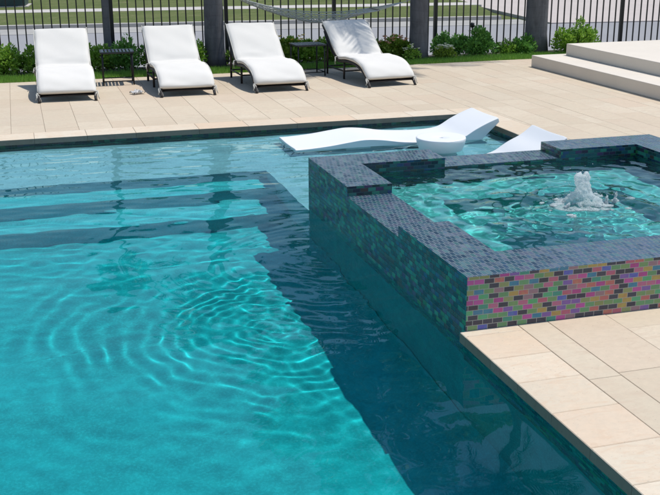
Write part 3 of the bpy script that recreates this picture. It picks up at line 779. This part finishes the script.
# ------------------------------------------------------------------ fence
FY = 14.95
def fence():
    t = tag(empty('picket_fence', (4.57, FY, 0)), 'black painted steel picket fence along the planting bed in front of the road', 'fence')
    xs = [-3.6+1.635*i+.0 for i in range(11)]; xs = [x+.005 for x in xs]
    off = 1.30-(-3.6+1.635*3)
    xs = [x+off for x in xs]
    for x in xs:
        bm = bmesh.new(); box(bm, (x-4.57-.026, -.026, -.05), (x-4.57+.026, .026, 1.30), .002); box(bm, (x-4.57-.032, -.032, 1.3005), (x-4.57+.032, .032, 1.325), .008); bm_obj('post', bm, M['black'], t)
    for a, b in zip(xs[:-1], xs[1:]):
        bm = bmesh.new(); n = 14
        for i in range(1, n): 
            x = a+(b-a)*i/n-4.57; box(bm, (x-.0085, -.0085, -.01), (x+.0085, .0085, 1.235))
        bm_obj('picket_panel', bm, M['black'], t)
        for z in (1.10, 1.25):
            bm = bmesh.new(); box(bm, (a-4.57+.027, -.0145, z-.014), (b-4.57-.027, .0145, z+.014)); bm_obj('rail', bm, M['black'], t)
fence()

# ------------------------------------------------------------------ plants
def leaf_cloud(n, cen, rad, size, r, droop=.0, long=2., shell=.5):
    V = []; F = []
    for _ in range(n):
        while True:
            p = Vector((r.uniform(-1, 1), r.uniform(-1, 1), r.uniform(-1, 1)))
            if shell*.5 < p.length < 1: break
        c = Vector((cen[0]+p.x*rad[0], cen[1]+p.y*rad[1], cen[2]+p.z*rad[2]))
        out = Vector((p.x, p.y, p.z*.6+.45)).normalized()
        d = (out+Vector((r.gauss(0, .5), r.gauss(0, .5), r.gauss(0, .45)))).normalized()
        s = d.cross(Vector((r.gauss(0, 1), r.gauss(0, 1), r.gauss(0, 1)))).normalized(); l_ = size*r.uniform(.7, 1.3); w_ = l_/long
        n0 = len(V); nn = d.cross(s)
        V += [c, c+d*l_*.5+s*w_*.5+nn*w_*.1, c+d*l_, c+d*l_*.5-s*w_*.5+nn*w_*.1]; F.append((n0, n0+1, n0+2, n0+3))
    return V, F
def shrub(x, y, w_, d_, h_, mat, seed, label, n=900, size=.055, flower=None, spikes=6, group='shrubs in the bed along the fence', name='shrub', fn=0):
    r = random.Random(seed); t = empty(name, (x, y, -.02)); V = []; F = []; tips = []; w_ *= 1.25; h_ *= 1.18; n = int(n*1.7); size *= .95; spikes += 4
    nb = max(3, spikes)
    bm = bmesh.new()
    for k in range(nb):
        a = r.uniform(0, 6.28); q = math.sqrt(r.uniform(0, 1)); px, py = q*w_*.42*math.cos(a), q*d_*.4*math.sin(a); ph = h_*(1-.35*q*q)*r.uniform(.58, 1.06)
        tips.append((px, py, ph)); tube(bm, [(px*.25, py*.25, 0), (px*.7, py*.7, ph*.5), (px, py, ph*.97)], [.008, .006, .003], 5)
        # leaves up the shoot
        m_ = n//nb
        cz = ph*.55; rx = w_*.5/math.sqrt(nb)*1.35
        v2, f2 = leaf_cloud(int(m_*.8), (px*.85, py*.85, cz), (rx, max(rx*.8, d_*.25), ph*.48), size, r)
        o_ = len(V); V += v2; F += [tuple(i+o_ for i in f) for f in f2]
        v2, f2 = leaf_cloud(int(m_*.25), (px, py, ph*.88), (rx*.35, rx*.35, ph*.16), size*.9, r)
        o_ = len(V); V += v2; F += [tuple(i+o_ for i in f) for f in f2]
    V = [(v[0], v[1], max(.004, v[2])) for v in V]
    bm_obj('stem', bm, M['stem'], t)
    mesh_obj('foliage', V, F, M[mat], t)
    if flower:
        V = []; F = []
        for k in range(fn):
            a = r.uniform(0, 6.28); q = math.sqrt(r.uniform(0, 1)); c = (q*w_*.45*math.cos(a), q*d_*.45*math.sin(a)-.03, h_*r.uniform(.78, 1.06)*(1-.25*q*q))
            for j in range(7):
                aa = j*6.283/7+r.uniform(-.2, .2); u = Vector((math.cos(aa), math.sin(aa)*.8, .55)).normalized(); s_ = Vector((-math.sin(aa), math.cos(aa), 0))
                l_ = flower[1]*r.uniform(.8, 1.2); cc = Vector(c); n0 = len(V); V += [cc, cc+u*l_*.6+s_*l_*.28, cc+u*l_, cc+u*l_*.6-s_*l_*.28]; F.append((n0, n0+1, n0+2, n0+3))
        mesh_obj('blossom', V, F, M[flower[0]], t)
    tag(t, label, 'shrub', group); return t
SY = 14.25
shrub(-.22, SY, .50, .42, .37, 'leaf_bright', 1, 'bright green leafy shrub at the very edge, left of the first chaise', 1500)
shrub(.18, SY+.12, .42, .4, .31, 'leaf_bright', 2, 'small bright green shrub just behind the first chaise', 1000)
shrub(.98, SY+.05, .46, .4, .33, 'leaf_bright', 3, 'green shrub right of the first chaise, behind the slatted table', 1200)
shrub(1.42, SY+.02, .44, .36, .40, 'leaf_dark', 4, 'dark leafy shrub with tall shoots behind the slatted table', 1200, spikes=8)
shrub(1.78, SY+.1, .30, .3, .30, 'leaf_bright', 5, 'narrow green shrub behind the second chaise', 700)
shrub(2.36, SY+.1, .26, .3, .34, 'leaf_bright', 6, 'slim shrub between the second chaise and the thick palm trunk', 600)
shrub(2.98, SY+.1, .26, .3, .26, 'leaf_bright', 7, 'low green shrub at the right foot of the thick palm trunk', 500)
shrub(3.42, SY+.0, .50, .45, .36, 'leaf_yellow', 8, 'yellow-green lily clump with golden blooms behind the third chaise', 1500, size=.075, flower=('fl_yellow', .045), fn=22, name='lily_clump')
shrub(3.85, SY-.02, .50, .45, .35, 'leaf_bright', 9, 'green lily clump with a few yellow blooms behind the second slatted table', 1500, size=.075, flower=('fl_yellow', .04), fn=14, name='lily_clump')
shrub(4.32, SY+.05, .4, .4, .32, 'leaf_bright', 10, 'green shrub hidden behind the back of the dappled chaise', 800)
shrub(4.86, SY+.08, .38, .36, .34, 'leaf_dark', 11, 'dark green spiky shrub beside the top of the dappled chaise', 900, spikes=9)
shrub(5.26, SY-.02, .44, .4, .31, 'leaf_yellow', 12, 'light green lily clump with peach blooms left of the middle palm', 1300, size=.07, flower=('fl_orange', .05), fn=16, name='lily_clump')
shrub(5.42, SY-.30, .22, .2, .20, 'leaf_bright', 20, 'tiny shrub with cream flowers at the left foot of the middle palm', 350, size=.04, flower=('fl_white', .025), fn=18)
shrub(5.95, SY-.28, .28, .24, .20, 'leaf_yellow', 13, 'low mound of cream flowers at the right foot of the middle palm', 700, size=.035, flower=('fl_white', .03), fn=46, name='flower_mound')
shrub(6.18, SY+.1, .40, .36, .36, 'leaf_dark', 14, 'dark bush right behind the cream flowers', 1100, spikes=8)
shrub(6.62, SY+.0, .60, .46, .36, 'leaf_dark', 15, 'broad dark green bush, the biggest right of the middle palm', 2000, spikes=10)
shrub(7.10, SY-.05, .34, .3, .22, 'leaf_bright', 16, 'low olive shrub between the broad dark bush and the right palm', 600, size=.045)
shrub(7.40, SY-.08, .42, .3, .26, 'leaf_dark', 17, 'small shrub with one leaning shoot left of the right palm', 900)
shrub(8.12, 14.0, .56, .5, .44, 'leaf_bright', 18, 'rounded bright green bush between the right palm and the stone steps', 2200, spikes=12)

def bed_lamp():
    t = empty('bed_light', (6.63, 14.5, -.02)); bm = bmesh.new(); tube(bm, [(0, 0, 0), (0, 0, .40)], .010, 8); bm_obj('stake', bm, M['black'], t, True)
    bm = bmesh.new(); lathe(bm, [(.016, .395), (.030, .41), (.030, .46), (.018, .475)], 16); bm_obj('lamp_head', bm, M['black'], t, True)
    tag(t, 'small black garden light on a stake poking out of the broad dark bush', 'garden light')
bed_lamp()

def frond(r, length, a, tilt, V, F):
    pts = []; p = Vector((0, 0, 0)); el = tilt; n = 14
    for i in range(n+1):
        pts.append(p.copy()); st_ = length/n; p = p+Vector((math.cos(a)*math.cos(el), math.sin(a)*math.cos(el), math.sin(el)))*st_; el -= .12+.02*i/n*length
    side = Vector((-math.sin(a), math.cos(a), 0))
    for i in range(n):
        n0 = len(V); w_ = .018*(1-i/n)+.004
        V.extend([pts[i]-side*w_, pts[i]+side*w_, pts[i+1]+side*w_*.9, pts[i+1]-side*w_*.9]); F.append((n0, n0+1, n0+2, n0+3))
    for i in range(2, n*3):
        t_ = i/(n*3); q = t_*n; k = min(n-1, int(q)); base = pts[k].lerp(pts[k+1], q-k); tang = (pts[k+1]-pts[k]).normalized()
        for s_ in (-1, 1):
            ll = (.42 if length > 1.4 else .28)*math.sin(math.pi*min(1, t_*.9+.12))*r.uniform(.8, 1.1)
            d = (side*s_*.9+tang*.55+Vector((0, 0, r.uniform(-.55, .1)))).normalized(); up = tang; n0 = len(V); w_ = .016
            V.extend([base-up*w_, base+up*w_, base+d*ll*.6+up*w_-Vector((0, 0, ll*.05)), base+d*ll-Vector((0, 0, ll*.22))]); F.append((n0, n0+1, n0+2, n0+3))
def palm(x, y, h_, r0, r1, label, seed, nf, fl, lean=(0, 0), name='palm_tree'):
    r = random.Random(seed); t = empty(name, (x, y, -.03)); n = 26; bm = bmesh.new(); pts = []; rad = []
    for i in range(n):
        q = i/(n-1); z = q*h_; pts.append((lean[0]*q*q, lean[1]*q*q, z)); fl_ = r0*.22*math.exp(-z/.12); rad.append(r0+(r1-r0)*q+fl_+r.uniform(-.004, .004))
    tube(bm, pts, rad, 28); bm_obj('trunk', bm, M['bark'], t, True)
    V = []; F = []
    for k in range(nf):
        a = k*2.399+r.uniform(-.2, .2); tilt = r.uniform(-.15, 1.25); frond(r, fl*r.uniform(.85, 1.1), a, tilt, V, F)
    V = [v+Vector((lean[0], lean[1], h_-.05)) for v in V]
    mesh_obj('crown', V, F, M['frond'], t)
    tag(t, label, 'palm tree', 'palm trunks in the bed'); return t
palm(1.205, 14.62, 3.1, .052, .035, 'slender grey tree trunk rising just left of a black fence post', 31, 12, .7, name='slender_tree')
palm(2.66, 14.42, 3.7, .138, .120, 'thick grey palm trunk between the second and third chaises', 32, 24, 1.25)
palm(5.60, 14.10, 4.3, .130, .125, 'grey palm trunk in the middle of the bed, right of the dappled chaise', 33, 20, 1.75)
palm(7.60, 14.30, 7.6, .165, .125, 'darkest and widest palm trunk, near the low end of the stone steps', 34, 24, 2.3)

# ------------------------------------------------------------------ hammock between two palms
def hammock():
    A = Vector((2.80, 14.38, .99)); B = Vector((5.47, 14.10, .84)); t = empty('net_hammock', ((A.x+B.x)/2, (A.y+B.y)/2, 0)); O = t.location
    def mid(u): return A.lerp(B, u)-Vector((0, 0, .24*4*u*(1-u)))
    def half(u): 
        return .34*min(1, (u/.45))**.9 if u < .45 else (.34 if u < .80 else .34*max(0.03, (1-u)/.2))
    side = Vector((.12, .95, -.02)).normalized()
    def P(u, s_): 
        c = mid(u); hw = half(u); return c+side*hw*s_-Vector((0, 0, .13*(1-s_*s_)*hw/.34*min(1, abs(.80-u)/.25)))-O
    bm = bmesh.new(); NU, NS = 46, 14
    for i in range(NS+1):
        s0 = -1+2*i/NS; tube(bm, [P(u/NU*.80, s0+.05*math.sin(u*2.2+i*3)*(0 if i in (0, NS) else 1)) for u in range(0, NU+1)],   .0032 if 0 < i < NS else .006, 4)
    for d in range(-NS, NU, 2):
        for sg in (1, -1):
            pts = []
            for k in range(NS+1):
                u = (d+k)/NU*.80; s_ = (-1+2*k/NS)*sg
                if .05 < u < .80: pts.append(P(u, s_))
            if len(pts) > 1: tube(bm, pts, .0030, 4)
    bm_obj('netting', bm, M['net'], t)
    bm = bmesh.new(); tube(bm, [P(.80, -1), P(.80, 0), P(.80, 1)], .010, 8); bm_obj('spreader_bar', bm, M['wood'], t, True)
    bm = bmesh.new(); end = mid(.965)-O
    for i in range(9): tube(bm, [P(.80, -1+2*i/8), end], .003, 4)
    tube(bm, [end, B-O], .006, 6); bm_obj('suspension_rope', bm, M['net'], t)
    bm = bmesh.new(); tube(bm, [mid(.02)-O, A-O-Vector((.03, 0, -.01))], .007, 6); bm_obj('suspension_rope', bm, M['net'], t)
    tag(t, 'pale net hammock slung between two palm trunks above the chaises', 'hammock')
hammock()

# ------------------------------------------------------------------ grass strip
def grass():
    r = np.random.RandomState(1)
    structure(mesh_obj('grass_bed', [(-6.5, 13.42, -.004), (3, 13.42, -.004), (13.4, 13.732, -.004), (13.4, 13.99, -.004), (3, 13.93, -.004), (-6.5, 13.93, -.004), (-6.5, 13.42, -.028), (3, 13.42, -.028), (13.4, 13.732, -.028)],
                       [(0, 1, 2, 3, 4, 5), (6, 7, 1, 0), (7, 8, 2, 1)], M['lawn']))
    n = 42000; x = r.uniform(-1.6, 8.6, n); y0 = 13.425+.03*np.maximum(0, x-3); y = y0+r.uniform(-.012, .53, n)*np.where(r.rand(n) < .95, 1, 1.1)
    h_ = r.uniform(.025, .062, n); a = r.uniform(0, 2*np.pi, n); wd = .0028; lx = r.normal(0, .013, n); ly = r.normal(0, .013, n)
    z0 = np.full(n, -.006)
    V = np.stack([np.stack([x-wd*np.cos(a), y-wd*np.sin(a), z0], -1), np.stack([x+wd*np.cos(a), y+wd*np.sin(a), z0], -1), np.stack([x+lx, y+ly, z0+h_], -1)], 1).reshape(-1, 3)
    F = np.arange(3*n).reshape(n, 3).tolist()
    o = mesh_obj('grass', V, F, M['blade']); tag(o, 'narrow strip of clipped bright green grass between the pavers and the shrubs', 'grass', kind='stuff')
grass()

# ------------------------------------------------------------------ across the street
def cabinet():
    t = empty('utility_cabinet', (-.60, 28.15, -.044)); t.rotation_euler.z = SA
    bm = bmesh.new(); box(bm, (-.95, -.45, .02), (.95, .45, .62), .02); bm_obj('body', bm, M['cabinet'], t)
    bm = bmesh.new(); box(bm, (-1.0, -.5, .6205), (1.0, .5, .72), .03); bm_obj('lid', bm, M['cabinet'], t)
    bm = bmesh.new(); box(bm, (-1.02, -.52, 0), (1.02, .52, .0195)); bm_obj('plinth', bm, M['concrete'], t)
    bm = bmesh.new(); box(bm, (-.93, -.4625, .27), (.93, -.451, .30), .002); bm_obj('trim', bm, M['black'], t)
    tag(t, 'dark green ground cabinet on the lawn beyond the sidewalk', 'utility cabinet')
cabinet()
def tree(x, y, h_, cr, seed, label, ls=.20, nl=650):  # out of view, added for their reflections in the water
    r = random.Random(seed); t = empty('unseen_tree', (x, y, 0)); bm = bmesh.new(); tube(bm, [(0, 0, 0), (.1, 0, h_*.3), (0, .1, h_*.55)], [.22, .17, .12], 12)
    V = []; F = []
    for k in range(11):
        a = k*2.4; q = r.uniform(.25, .8)*cr; c = (q*math.cos(a), q*math.sin(a), h_*r.uniform(.5, .86)); tube(bm, [(0, .05, h_*.42), (c[0]*.6, c[1]*.6, c[2]*.82), c], [.08, .05, .02], 6)
        rr = cr*r.uniform(.34, .5); v2, f2 = leaf_cloud(nl, c, (rr, rr, rr*.75), ls, r, shell=.8); o_ = len(V); V += v2; F += [tuple(i+o_ for i in f) for f in f2]
    bm_obj('trunk', bm, M['bark'], t, True); mesh_obj('crown', V, F, M['leaf_dark'], t); tag(t, label, 'tree', 'unseen trees added across the street')
tree(-9, 37, 7.5, 3.0, 41, 'unseen tree added across the street far beyond the green cabinet')
tree(5.5, 36.5, 6.5, 2.6, 42, 'unseen tree added across the street behind the two middle palms')
tree(13., 34.5, 19., 5.8, 43, 'very tall unseen tree added across the street beside the driveway', .42, 1500)  # height chosen so the shaded water reflects dark green, not sky
tree(24, 36, 7., 3., 44, 'unseen tree added across the street beyond the driveway')

# ------------------------------------------------------------------ render settings
sc.view_settings.view_transform = 'Standard'; sc.view_settings.look = 'None'; sc.view_settings.exposure = 0.; sc.view_settings.gamma = 1.; sc.view_settings.use_curve_mapping = False
cy = sc.cycles; cy.use_denoising = True
try: cy.denoiser = 'OPENIMAGEDENOISE'
except Exception: pass
cy.max_bounces = 12; cy.transmission_bounces = 10; cy.diffuse_bounces = 4; cy.glossy_bounces = 4; cy.transparent_max_bounces = 12
cy.caustics_refractive = True; cy.caustics_reflective = False; cy.sample_clamp_indirect = 3.; cy.blur_glossy = .3
